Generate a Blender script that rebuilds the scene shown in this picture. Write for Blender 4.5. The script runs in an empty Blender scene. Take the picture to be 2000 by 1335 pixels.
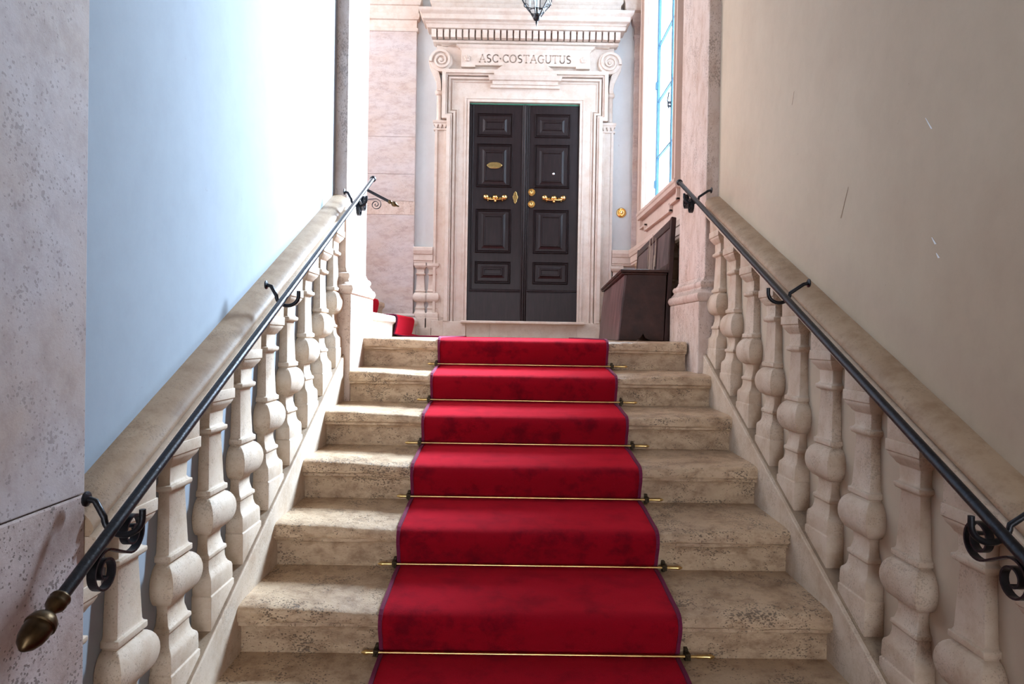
import bpy, math, random
from mathutils import Vector, noise
PI = math.pi
random.seed(7)
S = bpy.context.scene
C = S.collection

# ------------------------------------------------------------------ camera, world, lights, exposure
cam = bpy.data.cameras.new('camera'); cam.lens = 24.0; cam.sensor_width = 36.0; cam.clip_start = 0.05
co = bpy.data.objects.new('camera', cam); C.objects.link(co); S.camera = co
from mathutils import Matrix
YAW, PITCH, ROLL = -0.0053, -0.0086, 0.0160
co.matrix_world = (Matrix.Rotation(YAW, 4, 'Z') @ Matrix.Rotation(PI / 2 + PITCH, 4, 'X') @ Matrix.Rotation(ROLL, 4, 'Z'))

S.view_settings.view_transform = 'Standard'; S.view_settings.look = 'None'
S.view_settings.gamma = 1.0; S.view_settings.use_curve_mapping = False
S.view_settings.exposure = 0.2
w = bpy.data.worlds.new('sky'); S.world = w; w.use_nodes = True
bg = w.node_tree.nodes['Background']; bg.inputs[0].default_value = (0.78, 0.88, 1.0, 1); bg.inputs[1].default_value = 7.0

def area(name, loc, direction, sx, sy, power, col, spread=None):
    l = bpy.data.lights.new(name, 'AREA'); l.shape = 'RECTANGLE'; l.size = sx; l.size_y = sy
    l.energy = power; l.color = col
    if spread: l.spread = spread
    o = bpy.data.objects.new(name, l); C.objects.link(o); o.location = loc
    o.rotation_euler = Vector(direction).to_track_quat('-Z', 'Y').to_euler()
    return o
# daylight through the tall landing window, and through the upper window over the second flight; an unseen warm fill is added behind the camera
area('window_daylight', (2.55, 7.10, 3.55), (-3.5, -4.5, -3.3), 1.2, 1.8, 1400, (0.70, 0.84, 1.0), math.radians(100))
area('upper_flight_daylight', (-3.3, 5.7, 3.3), (1, 0, -0.25), 2.2, 1.6, 135, (0.98, 0.93, 1.0))
area('warm_fill', (0.1, -3.6, 1.0), (0, 1, 0.05), 2.2, 2.6, 14, (1.0, 0.62, 0.34))

# ------------------------------------------------------------------ node materials
def mat(name):
    m = bpy.data.materials.new(name); m.use_nodes = True
    nt = m.node_tree; return m, nt, nt.nodes['Principled BSDF']
def N(nt, kind, **kw):
    n = nt.nodes.new(kind)
    for k, v in kw.items():
        if k in n.inputs.keys(): n.inputs[k].default_value = v
        else: setattr(n, k, v)
    return n
def ramp(nt, fac, stops):
    r = nt.nodes.new('ShaderNodeValToRGB'); nt.links.new(fac, r.inputs[0])
    e = r.color_ramp.elements
    while len(e) < len(stops): e.new(0.5)
    for el, (p, c) in zip(e, stops):
        el.position = p; el.color = (c[0], c[1], c[2], 1) if len(c) == 3 else c
    return r.outputs[0]
def mix(nt, fac, a, b, mode='MIX'):
    m = nt.nodes.new('ShaderNodeMix'); m.data_type = 'RGBA'; m.blend_type = mode
    for sock, v in ((m.inputs[0], fac), (m.inputs[6], a), (m.inputs[7], b)):
        if hasattr(v, 'is_linked'): nt.links.new(v, sock)
        else: sock.default_value = v if not isinstance(v, tuple) else (v[0], v[1], v[2], 1)
    return m.outputs[2]
def pos(nt, scale=(1, 1, 1)):
    g = nt.nodes.new('ShaderNodeNewGeometry'); mp = nt.nodes.new('ShaderNodeMapping')
    nt.links.new(g.outputs['Position'], mp.inputs[0]); mp.inputs['Scale'].default_value = scale
    return mp.outputs[0]
def noise_tex(nt, vec, scale, detail=6, rough=0.6):
    n = N(nt, 'ShaderNodeTexNoise'); n.inputs['Scale'].default_value = scale
    n.inputs['Detail'].default_value = detail; n.inputs['Roughness'].default_value = rough
    nt.links.new(vec, n.inputs['Vector']); return n.outputs['Fac']

def stone(name, base, tint, dark, pit=0.35, pit_scale=1.0, bump=0.25, rough=0.75, streak=(1, 1, 1), stain=0.5, thr=0.86):
    m, nt, b = mat(name); p = pos(nt, streak)
    c = ramp(nt, noise_tex(nt, p, 3.2, 8, 0.62), [(0.32, tint), (0.62, base)])
    c2 = ramp(nt, noise_tex(nt, p, 14, 8, 0.7), [(0.35, dark), (0.55, (1, 1, 1))])
    c = mix(nt, stain, c, c2, 'MULTIPLY')
    # travertine pits: small holes clustered where a broad noise allows them
    cl = noise_tex(nt, p, 6.5, 5, 0.65); fine = noise_tex(nt, p, 85, 4, 0.7)
    vo = nt.nodes.new('ShaderNodeTexVoronoi'); vo.inputs['Scale'].default_value = 125 * pit_scale; nt.links.new(p, vo.inputs['Vector'])
    a = nt.nodes.new('ShaderNodeMath'); a.operation = 'MULTIPLY_ADD'; nt.links.new(cl, a.inputs[0]); a.inputs[1].default_value = 1.1; nt.links.new(fine, a.inputs[2])
    a2 = nt.nodes.new('ShaderNodeMath'); a2.operation = 'MULTIPLY_ADD'; nt.links.new(vo.outputs['Distance'], a2.inputs[0]); a2.inputs[1].default_value = -0.55; nt.links.new(a.outputs[0], a2.inputs[2])
    th = ramp(nt, a2.outputs[0], [(thr + 0.08, (0, 0, 0)), (thr + 0.16, (1, 1, 1))])
    pm = nt.nodes.new('ShaderNodeMath'); pm.operation = 'MULTIPLY'; nt.links.new(th, pm.inputs[0]); pm.inputs[1].default_value = pit
    c = mix(nt, pm.outputs[0], c, (dark[0] * 0.25, dark[1] * 0.22, dark[2] * 0.2))
    nt.links.new(c, b.inputs['Base Color']); b.inputs['Roughness'].default_value = rough
    h = nt.nodes.new('ShaderNodeMath'); h.operation = 'MULTIPLY_ADD'
    nt.links.new(th, h.inputs[0]); h.inputs[1].default_value = -0.6; nt.links.new(noise_tex(nt, p, 30, 8, 0.7), h.inputs[2])
    bp = N(nt, 'ShaderNodeBump', Strength=bump, Distance=0.006); nt.links.new(h.outputs[0], bp.inputs['Height'])
    nt.links.new(bp.outputs[0], b.inputs['Normal'])
    return m

def plaster(name, base, tint, bump=0.08, scale=1.4):
    m, nt, b = mat(name); p = pos(nt, (1, 1, 0.8))
    c = ramp(nt, noise_tex(nt, p, scale, 9, 0.66), [(0.33, tint), (0.6, base)])
    c2 = ramp(nt, noise_tex(nt, p, 11, 6, 0.7), [(0.3, (0.88, 0.88, 0.88)), (0.6, (1, 1, 1))])
    c = mix(nt, 0.5, c, c2, 'MULTIPLY')
    sp = ramp(nt, noise_tex(nt, p, 38, 3, 0.5), [(0.74, (0, 0, 0)), (0.79, (0.4, 0.4, 0.4))])
    c = mix(nt, sp, c, (tint[0] * 0.6, tint[1] * 0.52, tint[2] * 0.45))
    nt.links.new(c, b.inputs['Base Color']); b.inputs['Roughness'].default_value = 0.85
    bp = N(nt, 'ShaderNodeBump', Strength=bump, Distance=0.01); nt.links.new(noise_tex(nt, p, 9, 8, 0.65), bp.inputs['Height'])
    nt.links.new(bp.outputs[0], b.inputs['Normal'])
    return m

def simple(name, col, rough=0.5, metal=0.0, var=0.15, vscale=30, bump=0.05, streak=(1, 1, 1), bscale=None, spec=0.5):
    m, nt, b = mat(name); p = pos(nt, streak)
    f = noise_tex(nt, p, vscale, 6, 0.6)
    c = ramp(nt, f, [(0.3, tuple(x * (1 - var) for x in col)), (0.7, tuple(min(1, x * (1 + var)) for x in col))])
    nt.links.new(c, b.inputs['Base Color']); b.inputs['Roughness'].default_value = rough; b.inputs['Metallic'].default_value = metal; b.inputs['Specular IOR Level'].default_value = spec
    bp = N(nt, 'ShaderNodeBump', Strength=bump, Distance=0.004); nt.links.new(noise_tex(nt, p, bscale or vscale * 2, 5, 0.6), bp.inputs['Height'])
    nt.links.new(bp.outputs[0], b.inputs['Normal'])
    return m

M = {}
M['baluster'] = stone('baluster_travertine', (0.60, 0.485, 0.375), (0.52, 0.395, 0.285), (0.66, 0.54, 0.42), 0.30, 1.3, 0.22, 0.7)
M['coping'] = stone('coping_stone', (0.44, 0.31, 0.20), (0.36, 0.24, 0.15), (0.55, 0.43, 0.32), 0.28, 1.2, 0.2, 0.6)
M['ledge'] = stone('brown_ledge_stone', (0.34, 0.25, 0.17), (0.26, 0.18, 0.12), (0.5, 0.4, 0.3))  # narrow strip, darker brown than the baluster stone
M['step'] = stone('worn_step_travertine', (0.60, 0.43, 0.275), (0.43, 0.29, 0.18), (0.42, 0.32, 0.24), 0.75, 0.9, 0.8, 0.40, (1, 1, 1.6), 0.7)
M['pillar'] = stone('pillar_travertine', (0.60, 0.48, 0.41), (0.52, 0.38, 0.30), (0.62, 0.50, 0.42), 0.5, 1.0, 0.4, 0.75, (1.2, 1.2, 0.7), 0.5, 0.83)
M['pink'] = stone('pink_pilaster_stone', (0.53, 0.455, 0.43), (0.50, 0.39, 0.33), (0.62, 0.52, 0.50), 0.32, 1.4, 0.3, 0.75, (0.7, 0.7, 1.5))
M['surround'] = stone('door_surround_stone', (0.63, 0.54, 0.465), (0.57, 0.45, 0.37), (0.78, 0.68, 0.60), 0.12, 1.6, 0.1, 0.7)
M['front_upper'] = stone('foreground_stone_smooth', (0.46, 0.41, 0.42), (0.42, 0.33, 0.29), (0.66, 0.58, 0.56), 0.45, 0.8, 0.25, 0.7)
M['front_lower'] = stone('foreground_stone_pitted', (0.48, 0.39, 0.37), (0.35, 0.25, 0.21), (0.55, 0.45, 0.42), 0.75, 0.9, 0.6, 0.8)
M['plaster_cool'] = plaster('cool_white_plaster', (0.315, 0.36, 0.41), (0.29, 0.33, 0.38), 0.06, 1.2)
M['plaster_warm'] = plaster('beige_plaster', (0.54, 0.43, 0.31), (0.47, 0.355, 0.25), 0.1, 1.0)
M['plaster_land'] = plaster('landing_plaster', (0.55, 0.55, 0.54), (0.52, 0.51, 0.49), 0.05, 1.6)
M['plaster_pink'] = plaster('pinkish_window_wall', (0.60, 0.46, 0.38), (0.54, 0.40, 0.32), 0.05, 2.5)
M['dark_vault'] = plaster('low_bounce_plaster', (0.26, 0.20, 0.14), (0.20, 0.15, 0.10))  # unseen ceiling and entrance wall, coloured dark to cut bounced light
M['dark_floor'] = stone('entrance_floor_stone', (0.22, 0.16, 0.11), (0.15, 0.11, 0.07), (0.42, 0.32, 0.24))  # unseen lower floor, darkened to hold back bounced light
M['letter'] = simple('letter_recess', (0.44, 0.33, 0.26), 0.9, 0, 0.2, 40)
M['wood'] = simple('dark_door_wood', (0.017, 0.010, 0.010), 0.33, 0, 0.35, 8, 0.12, (6, 1, 0.7), 60, 0.24)
M['bench'] = simple('old_bench_wood', (0.036, 0.013, 0.009), 0.42, 0, 0.6, 7, 0.25, (1, 0.5, 1), 30, 0.25)
M['bench_back'] = simple('paler_bench_wood', (0.10, 0.062, 0.058), 0.45, 0, 0.6, 6, 0.2, (1, 1, 0.6), 40, 0.3)  # front and back panels, paler than the end boards
M['scratch'] = simple('pale_scratch', (0.45, 0.33, 0.25), 0.7)
M['brass'] = simple('polished_brass', (0.78, 0.52, 0.20), 0.22, 1, 0.15, 60, 0.15)
M['brass_rod'] = simple('aged_brass', (0.72, 0.50, 0.20), 0.30, 1, 0.2, 20, 0.03)
M['bronze'] = simple('dull_bronze', (0.085, 0.055, 0.028), 0.38, 1, 0.35, 25, 0.08)
M['iron'] = simple('wrought_iron', (0.020, 0.020, 0.024), 0.36, 0.6, 0.3, 60, 0.25)
M['dark_bronze'] = simple('dark_clip_metal', (0.05, 0.035, 0.02), 0.45, 0.9)
M['blue_frame'] = simple('window_frame_paint', (0.045, 0.15, 0.23), 0.5)
M['white_paint'] = simple('reveal_white_paint', (0.82, 0.84, 0.86), 0.7, 0, 0.03)
M['green'] = simple('green_door_seal', (0.05, 0.22, 0.14), 0.6)
M['silver'] = simple('silver_metal', (0.8, 0.8, 0.82), 0.25, 1)
M['candle'] = simple('candle_wax', (0.75, 0.72, 0.62), 0.5)
def glass(name, tint, alpha_rough=0.0):
    m, nt, b = mat(name); nt.nodes.remove(b)
    out = nt.nodes['Material Output']; t = nt.nodes.new('ShaderNodeBsdfTransparent'); g = nt.nodes.new('ShaderNodeBsdfGlossy')
    t.inputs[0].default_value = (*tint, 1); g.inputs['Roughness'].default_value = alpha_rough + 0.02
    f = nt.nodes.new('ShaderNodeFresnel'); f.inputs[0].default_value = 1.12; mx = nt.nodes.new('ShaderNodeMixShader')
    mx.inputs[0].default_value = 0.05; nt.links.new(t.outputs[0], mx.inputs[1]); nt.links.new(g.outputs[0], mx.inputs[2])
    nt.links.new(mx.outputs[0], out.inputs[0]); return m
M['glass'] = glass('window_glass', (0.93, 0.97, 1.0)); M['lamp_glass'] = glass('lantern_glass', (0.93, 0.96, 0.98), 0.05)
# red velvet pile
def velvet():
    m, nt, b = mat('red_velvet_pile'); p = pos(nt)
    f = noise_tex(nt, p, 9, 7, 0.65); c = ramp(nt, f, [(0.36, (0.15, 0.0008, 0.008)), (0.52, (0.30, 0.002, 0.011))])
    g = noise_tex(nt, p, 330, 3, 0.7); c = mix(nt, 0.45, c, ramp(nt, g, [(0.3, (0.55, 0.5, 0.5)), (0.7, (1, 1, 1))]), 'MULTIPLY')
    nt.links.new(c, b.inputs['Base Color']); b.inputs['Roughness'].default_value = 0.95
    b.inputs['Sheen Weight'].default_value = 1.0; b.inputs['Sheen Tint'].default_value = (1.0, 0.03, 0.06, 1); b.inputs['Sheen Roughness'].default_value = 0.45
    b.inputs['Specular IOR Level'].default_value = 0.1
    bp = N(nt, 'ShaderNodeBump', Strength=0.5, Distance=0.003); nt.links.new(g, bp.inputs['Height']); nt.links.new(bp.outputs[0], b.inputs['Normal'])
    return m
M['velvet'] = velvet(); M['binding'] = simple('magenta_binding', (0.13, 0.002, 0.035), 0.9, 0, 0.2, 200)

# ------------------------------------------------------------------ mesh helpers
class MB:
    def __init__(s): s.v = []; s.f = []
    def add(s, vs, fs):
        b = len(s.v); s.v += [tuple(v) for v in vs]; s.f += [tuple(b + i for i in f) for f in fs]; return s
    def box(s, x0, x1, y0, y1, z0, z1):
        return s.stack([(z0, x0, x1, y0, y1), (z1, x0, x1, y0, y1)])
    def stack(s, L):                                   # rectangles (z, x0, x1, y0, y1) one above the other
        vs = []; fs = []
        for z, x0, x1, y0, y1 in L:
            vs += [(x0, y0, z), (x1, y0, z), (x1, y1, z), (x0, y1, z)]
        n = len(L)
        fs.append((3, 2, 1, 0)); k = 4 * (n - 1); fs.append((k, k + 1, k + 2, k + 3))
        for i in range(n - 1):
            for j in range(4):
                a = 4 * i + j; b = 4 * i + (j + 1) % 4; fs.append((a, b, b + 4, a + 4))
        return s.add(vs, fs)
    def prism(s, poly, fn, a, b):                      # polygon in (u, v), extruded from depth a to b; fn(u, v, d) -> xyz
        n = len(poly); vs = [fn(u, v, a) for u, v in poly] + [fn(u, v, b) for u, v in poly]
        fs = [tuple(range(n))[::-1], tuple(range(n, 2 * n))] + [(i, (i + 1) % n, n + (i + 1) % n, n + i) for i in range(n)]
        return s.add(vs, fs)
    def sweep(s, path, sec, ref=(1, 0, 0), scale=None, cap=True):   # section points (a, b): a along ref, b along tangent x ref
        n = len(sec); vs = []; P = [Vector(p) for p in path]; R = Vector(ref).normalized()
        for i, p in enumerate(P):
            t = (P[min(i + 1, len(P) - 1)] - P[max(i - 1, 0)]).normalized()
            q = t.cross(R).normalized(); r = q.cross(t).normalized(); k = scale[i] if scale else 1
            vs += [tuple(p + r * (a * k) + q * (b * k)) for a, b in sec]
        fs = []
        for i in range(len(P) - 1):
            for j in range(n):
                a = i * n + j; b = i * n + (j + 1) % n; fs.append((a, b, b + n, a + n))
        if cap: fs += [tuple(range(n))[::-1], tuple(range((len(P) - 1) * n, len(P) * n))]
        return s.add(vs, fs)
    def tube(s, path, r, ref=(1, 0, 0), n=10, scale=None):
        return s.sweep(path, [(r * math.cos(2 * PI * k / n), r * math.sin(2 * PI * k / n)) for k in range(n)], ref, scale)
    def lathe(s, prof, loc, axis=(0, 0, 1), n=20):     # profile (radius, height along axis)
        A = Vector(axis).normalized(); u = A.orthogonal().normalized(); v = A.cross(u); L = Vector(loc); vs = []
        for r, h in prof:
            for k in range(n):
                t = 2 * PI * k / n; vs.append(tuple(L + A * h + u * (r * math.cos(t)) + v * (r * math.sin(t))))
        fs = [(i * n + j, i * n + (j + 1) % n, (i + 1) * n + (j + 1) % n, (i + 1) * n + j) for i in range(len(prof) - 1) for j in range(n)]
        fs += [tuple(range(n))[::-1], tuple(range((len(prof) - 1) * n, len(prof) * n))]
        return s.add(vs, fs)
    def grid(s, rows):                                 # rows of points joined into a sheet
        n = len(rows[0]); vs = [p for r in rows for p in r]
        return s.add(vs, [(i * n + j, i * n + j + 1, (i + 1) * n + j + 1, (i + 1) * n + j) for i in range(len(rows) - 1) for j in range(n - 1)])
    def build(s, name, m, parent=None, bevel=0.0, smooth=False, solid=0.0, seg=2):
        me = bpy.data.meshes.new(name); me.from_pydata(s.v, [], s.f); me.validate(); me.update()
        import bmesh
        bm = bmesh.new(); bm.from_mesh(me); bmesh.ops.recalc_face_normals(bm, faces=bm.faces); bm.to_mesh(me); bm.free()
        me.materials.append(M[m])
        o = bpy.data.objects.new(name, me); C.objects.link(o)
        if parent:
            o.parent = parent; o.matrix_parent_inverse = parent.matrix_basis.inverted()
        if solid:
            md = o.modifiers.new('thickness', 'SOLIDIFY'); md.thickness = solid; md.offset = 1
        if bevel:
            md = o.modifiers.new('bevel', 'BEVEL'); md.width = bevel; md.segments = seg; md.limit_method = 'ANGLE'; md.angle_limit = math.radians(40)
        if smooth:
            me.shade_smooth()
            md = o.modifiers.new('weighted', 'EDGE_SPLIT'); md.split_angle = math.radians(50)
        return o
def tag(o, label, cat, group=None, kind=None):
    o['label'] = label
    if cat: o['category'] = cat
    if group: o['group'] = group
    if kind: o['kind'] = kind
    return o
def thing(name, loc, label, cat, group=None, kind=None):
    o = bpy.data.objects.new(name, None); C.objects.link(o); o.location = loc; o.empty_display_size = 0.1
    return tag(o, label, cat, group, kind)
def struct(o, label=None):
    o['kind'] = 'structure'
    if label: o['label'] = label
    return o
def dup(o, name=None, parent=None, loc=None):
    c = o.copy(); C.objects.link(c)
    if parent:
        c.parent = parent; c.matrix_parent_inverse = parent.matrix_basis.inverted()
    if loc is not None: c.location = loc
    return c
def arc(cx, cy, r, a0, a1, n=10):
    return [(cx + r * math.cos(math.radians(a0 + (a1 - a0) * i / n)), cy + r * math.sin(math.radians(a0 + (a1 - a0) * i / n))) for i in range(n + 1)]

# ------------------------------------------------------------------ main dimensions (metres; camera eye is the origin)
T, RI = 0.3546, 0.1795                                 # tread and riser of the main flight
NY = lambda i: 4.052 - (i - 1) * T                     # nose of step i (1 = top)
NZ = lambda i: -0.020 - (i - 1) * RI
XL, XR = -0.893, 1.105                                 # stair sides
WL, WR = -0.967, 1.188                                 # plaster wall planes of the flight
REFL = lambda y: -0.105 - 0.502 * (3.9 - y)            # slope line through the noses, left and right side
REFR = lambda y: -0.105 - 0.480 * (3.9 - y)
YB = 7.14                                              # far wall
XW = 1.31                                              # landing's window wall
ZF, ZC = -1.456, 4.75                                  # lower floor, ceiling
LZ = -0.020                                            # landing level

# ------------------------------------------------------------------ the shell
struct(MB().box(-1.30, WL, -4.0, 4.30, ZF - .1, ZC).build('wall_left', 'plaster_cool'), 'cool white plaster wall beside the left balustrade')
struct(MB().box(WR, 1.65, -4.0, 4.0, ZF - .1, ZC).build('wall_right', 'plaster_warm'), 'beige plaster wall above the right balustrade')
struct(MB().box(-4.3, 1.432, YB, YB + .3, -.4, ZC).build('wall_far', 'plaster_land'), 'pale plaster wall around the dark double door')
m = MB()
WY0, WY1, WZ0, WZ1 = 5.42, 6.64, 1.235, 4.35
m.box(XW, 1.432, 4.55, WY0, -.4, ZC).box(XW, 1.65, 4.0, 4.55, -.4, ZC).box(XW, 1.432, WY1, YB, -.4, ZC).box(XW, 1.432, WY0, WY1, -.4, WZ0).box(XW, 1.432, WY0, WY1, WZ1, ZC)
wall_window = struct(m.build('wall_window', 'plaster_pink'), 'pinkish landing wall pierced by the tall window')
struct(MB().box(-4.3, -1.30, 4.16, 4.40, -.4, ZC).build('wall_flight', 'plaster_land'), 'plaster wall behind the left pillar along the second flight')
struct(MB().box(-4.5, -4.3, 4.16, YB + .3, -.4, ZC).build('wall_flight_end', 'plaster_land'), 'end wall of the second flight')
m = MB(); m.box(-1.3, -1.0, -4.2, -4.0, ZF, ZC).box(1.1, 1.65, -4.2, -4.0, ZF, ZC).box(-1.0, 1.1, -4.2, -4.0, 1.5, ZC)
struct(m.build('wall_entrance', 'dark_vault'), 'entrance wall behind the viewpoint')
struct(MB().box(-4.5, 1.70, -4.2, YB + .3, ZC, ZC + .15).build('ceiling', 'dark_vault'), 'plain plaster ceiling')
struct(MB().box(-1.3, 1.65, -4.2, 1.60, ZF - .1, ZF).build('floor', 'dark_floor'), 'stone floor at the foot of the stairs')
struct(MB().box(-4.3, XW, 4.30, YB, LZ - .25, LZ).build('floor', 'step'), 'stone floor of the landing')

# ------------------------------------------------------------------ main staircase
def dip(x, i):
    a = 0.022 if i > 1 else 0.012
    c = 0.06; u = abs(x - 0.09)
    s = math.exp(-((u - 0.42) / 0.30) ** 2) if u > 0.42 else 1.0
    return a * s * (0.92 + 0.16 * noise.noise((x * 3.1 + i * 5.7, i * 2.3, 0)))
def wob(x, i, k):
    return 0.0045 * noise.noise((x * 6 + i * 9.1, k * 3.7, i)) + 0.0022 * noise.noise((x * 25, k * 2.7, i * 3.3))
stairs = thing('stone_staircase', (0.1, 2.8, ZF), 'worn travertine staircase climbing under the red carpet to the landing', 'staircase')
def step(i, x0, x1):
    y, z = NY(i), NZ(i); n = 72; zb = z - RI - 0.03
    back = T + 0.055 if i > 1 else 0.27
    prof = [(back, -0.20, 0), (back, 0.010 if i > 1 else 0.0, 0), (back * 0.55, 0.006 if i > 1 else 0.0, 0.8), (0.06, 0.003, 1), (0.030, 0.000, 1), (0.012, -0.003, 1), (0.003, -0.010, 1), (0.000, -0.020, .9),
            (0.000, -0.034, .5), (0.000, -0.050, 0), (0.004, -0.056, 0), (0.013, -0.058, 0), (0.013, -0.069, 0), (0.017, -0.071, 0), (0.032, -0.073, 0), (0.037, -0.080, 0), (0.040, -0.094, 0), (0.040, -RI - 0.02, 0), (0.20, -RI - 0.02, 0)]
    rows = []
    for k, (dy, dz, wgt) in enumerate(prof):
        r = []
        for j in range(n + 1):
            x = x0 + (x1 - x0) * j / n
            wv = wob(x, i, k // 2) * (1 if 3 <= k <= 12 else 0.25 if k < 17 else 0)
            r.append((x, y + dy + wv, z + dz - dip(x, i) * wgt + wv * 0.7))
        rows.append(r)
    m = MB().grid(rows)
    m.add([r[0] for r in rows], [tuple(range(len(rows)))]); m.add([r[-1] for r in rows], [tuple(range(len(rows)))])
    o = m.build('step', 'step', stairs, smooth=True); o.modifiers['weighted'].split_angle = math.radians(38); return o
for i in range(1, 9):
    x0, x1 = (-0.858, 1.058) if i == 1 else (-0.856, XR) if i == 2 else (XL, XR)
    step(i, x0 - 0.004, x1 + 0.004)

# ------------------------------------------------------------------ balustrades (stringer, half balusters, coping)
def side(fn_side):
    return fn_side
PROF = [(0.000, .088, .062), (.120, .088, .062), (.124, .083, .058), (.132, .084, .059), (.172, .083, .058), (.182, .079, .056), (.192, .069, .048), (.200, .066, .044),
        (.215, .062, .041), (.235, .061, .040), (.240, .067, .045), (.252, .066, .044), (.258, .058, .037), (.285, .051, .031), (.305, .050, .030), (.318, .054, .033)]
for k in range(13):
    a = -80 + 160 * k / 12
    PROF.append((.383 + .064 * math.sin(math.radians(a)), .052 + .040 * math.cos(math.radians(a)), .031 + .035 * math.cos(math.radians(a))))
PROF += [(.450, .060, .038), (.453, .067, .045), (.470, .067, .045), (.474, .060, .038), (.482, .057, .036), (.655, .047, .030), (.660, .050, .033), (.664, .060, .041), (.670, .064, .044), (.680, .064, .044), (.684, .055, .037),
         (.692, .050, .033), (.735, .052, .034), (.740, .059, .040), (.748, .064, .044), (.758, .074, .051), (.768, .080, .055), (.773, .080, .055), (.775, .085, .059), (.810, .085, .059)]
def baluster_mesh(sgn, slope, H):
    """half baluster whose back lies on the wall (x = 0), stone faces towards sgn * x"""
    near = slope * 0.088; k = H / .812
    n = len(PROF); vs = []; fs = []
    for q, (z, hw, p) in enumerate(PROF):
        zz = z * k - near
        for (px, py) in ((0, -hw), (p, -hw), (p, hw), (0, hw)):
            h = slope * py - 0.004 if q == 0 else zz
            vs.append((sgn * px, py, h))
    hw, p = .080, .056; t = len(vs)
    for q in range(2):                                 # wedge that fills up to the sloping coping
        for (px, py) in ((0, -hw), (p, -hw), (p, hw), (0, hw)):
            vs.append((sgn * px, py, (PROF[-1][0] * k - near - .001) if q == 0 else H + slope * py + 0.012))
    for a in range(n - 1):
        for j in range(4): fs.append((4 * a + j, 4 * a + (j + 1) % 4, 4 * a + 4 + (j + 1) % 4, 4 * a + 4 + j))
    fs += [(3, 2, 1, 0), (4 * n - 4, 4 * n - 3, 4 * n - 2, 4 * n - 1)]
    fs += [(t + j, t + (j + 1) % 4, t + 4 + (j + 1) % 4, t + 4 + j) for j in range(4)] + [(t + 3, t + 2, t + 1, t), (t + 4, t + 5, t + 6, t + 7)]
    return MB().add(vs, fs)
COPF = [(-.01, 0), (.070, 0), (.073, .008), (.080, .010), (.080, .046), (.088, .049), (.088, .060), (.078, .063), (-.01, .063)]
COPR = [(-.01, .062), (.072, .062), (.079, .068), (.083, .076), (.082, .086), (.075, .098), (.062, .109), (.045, .117), (.025, .122), (-.01, .124)]
def balustrade(sgn, wall, xin, ref, slope, strt, H, ys, y0, y1, label):
    t = thing('stair_balustrade', (wall, 2.6, ref(2.6)), label, 'balustrade')
    # stringer: inner face at xin, a narrow ledge in front of the balusters
    poly = [(y0, ref(y0) + strt), (y1, ref(y1) + strt), (y1, ref(y1) - .28), (y0, ref(y0) - .36)]
    st = MB().prism(poly, lambda u, v, d: (d, u, v), wall - sgn * .01, xin).build('stringer', 'baluster', t, bevel=.004)
    lip = [(y0, ref(y0) + strt - .004), (y1, ref(y1) + strt - .004), (y1, ref(y1) + strt + .006), (y0, ref(y0) + strt + .006)]
    MB().prism(lip, lambda u, v, d: (d, u, v), wall - sgn * .01, wall + sgn * .069).build('ledge', 'ledge', t)
    proto = None
    for y in ys:
        z = ref(y) + strt
        if proto is None:
            proto = baluster_mesh(sgn, slope, H).build('baluster', 'baluster', None, bevel=.0025, smooth=True)
            b = proto
        else: b = proto.copy(); C.objects.link(b)
        b.parent = t; b.matrix_parent_inverse = t.matrix_basis.inverted(); b.location = (wall, y, z)
    zc = strt + H
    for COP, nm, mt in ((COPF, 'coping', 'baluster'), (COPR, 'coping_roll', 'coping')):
        m = MB(); n = len(COP); vs = []; K = 40
        for q in range(K + 1):
            y = y0 + (y1 - y0) * q / K
            for (p, h) in COP:
                e = 0.0016 * noise.noise((y * 7, p * 30 + sgn, h * 30))
                vs.append((wall + sgn * (p + e), y, ref(y) + zc + h + e))
        fs = [(a * n + j, a * n + (j + 1) % n, (a + 1) * n + (j + 1) % n, (a + 1) * n + j) for a in range(K) for j in range(n)]
        fs += [tuple(range(n))[::-1], tuple(range(K * n, K * n + n))]
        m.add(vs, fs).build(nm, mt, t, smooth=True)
    return t
balustrade(1, WL, XL, REFL, .502, .072, .748, [1.4525] + [1.700 + .2475 * k for k in range(9)], 1.467, 3.745, 'pale stone half-baluster balustrade with heavy coping along the left cool white wall')
balustrade(-1, WR, XR, REFR, .480, .032, .770, [1.150, 1.415, 1.680, 1.945, 2.208, 2.470, 2.745, 3.005, 3.270, 3.535, 3.790], 0.9, 3.885, 'travertine half-baluster balustrade with rounded coping along the right beige wall')

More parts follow.
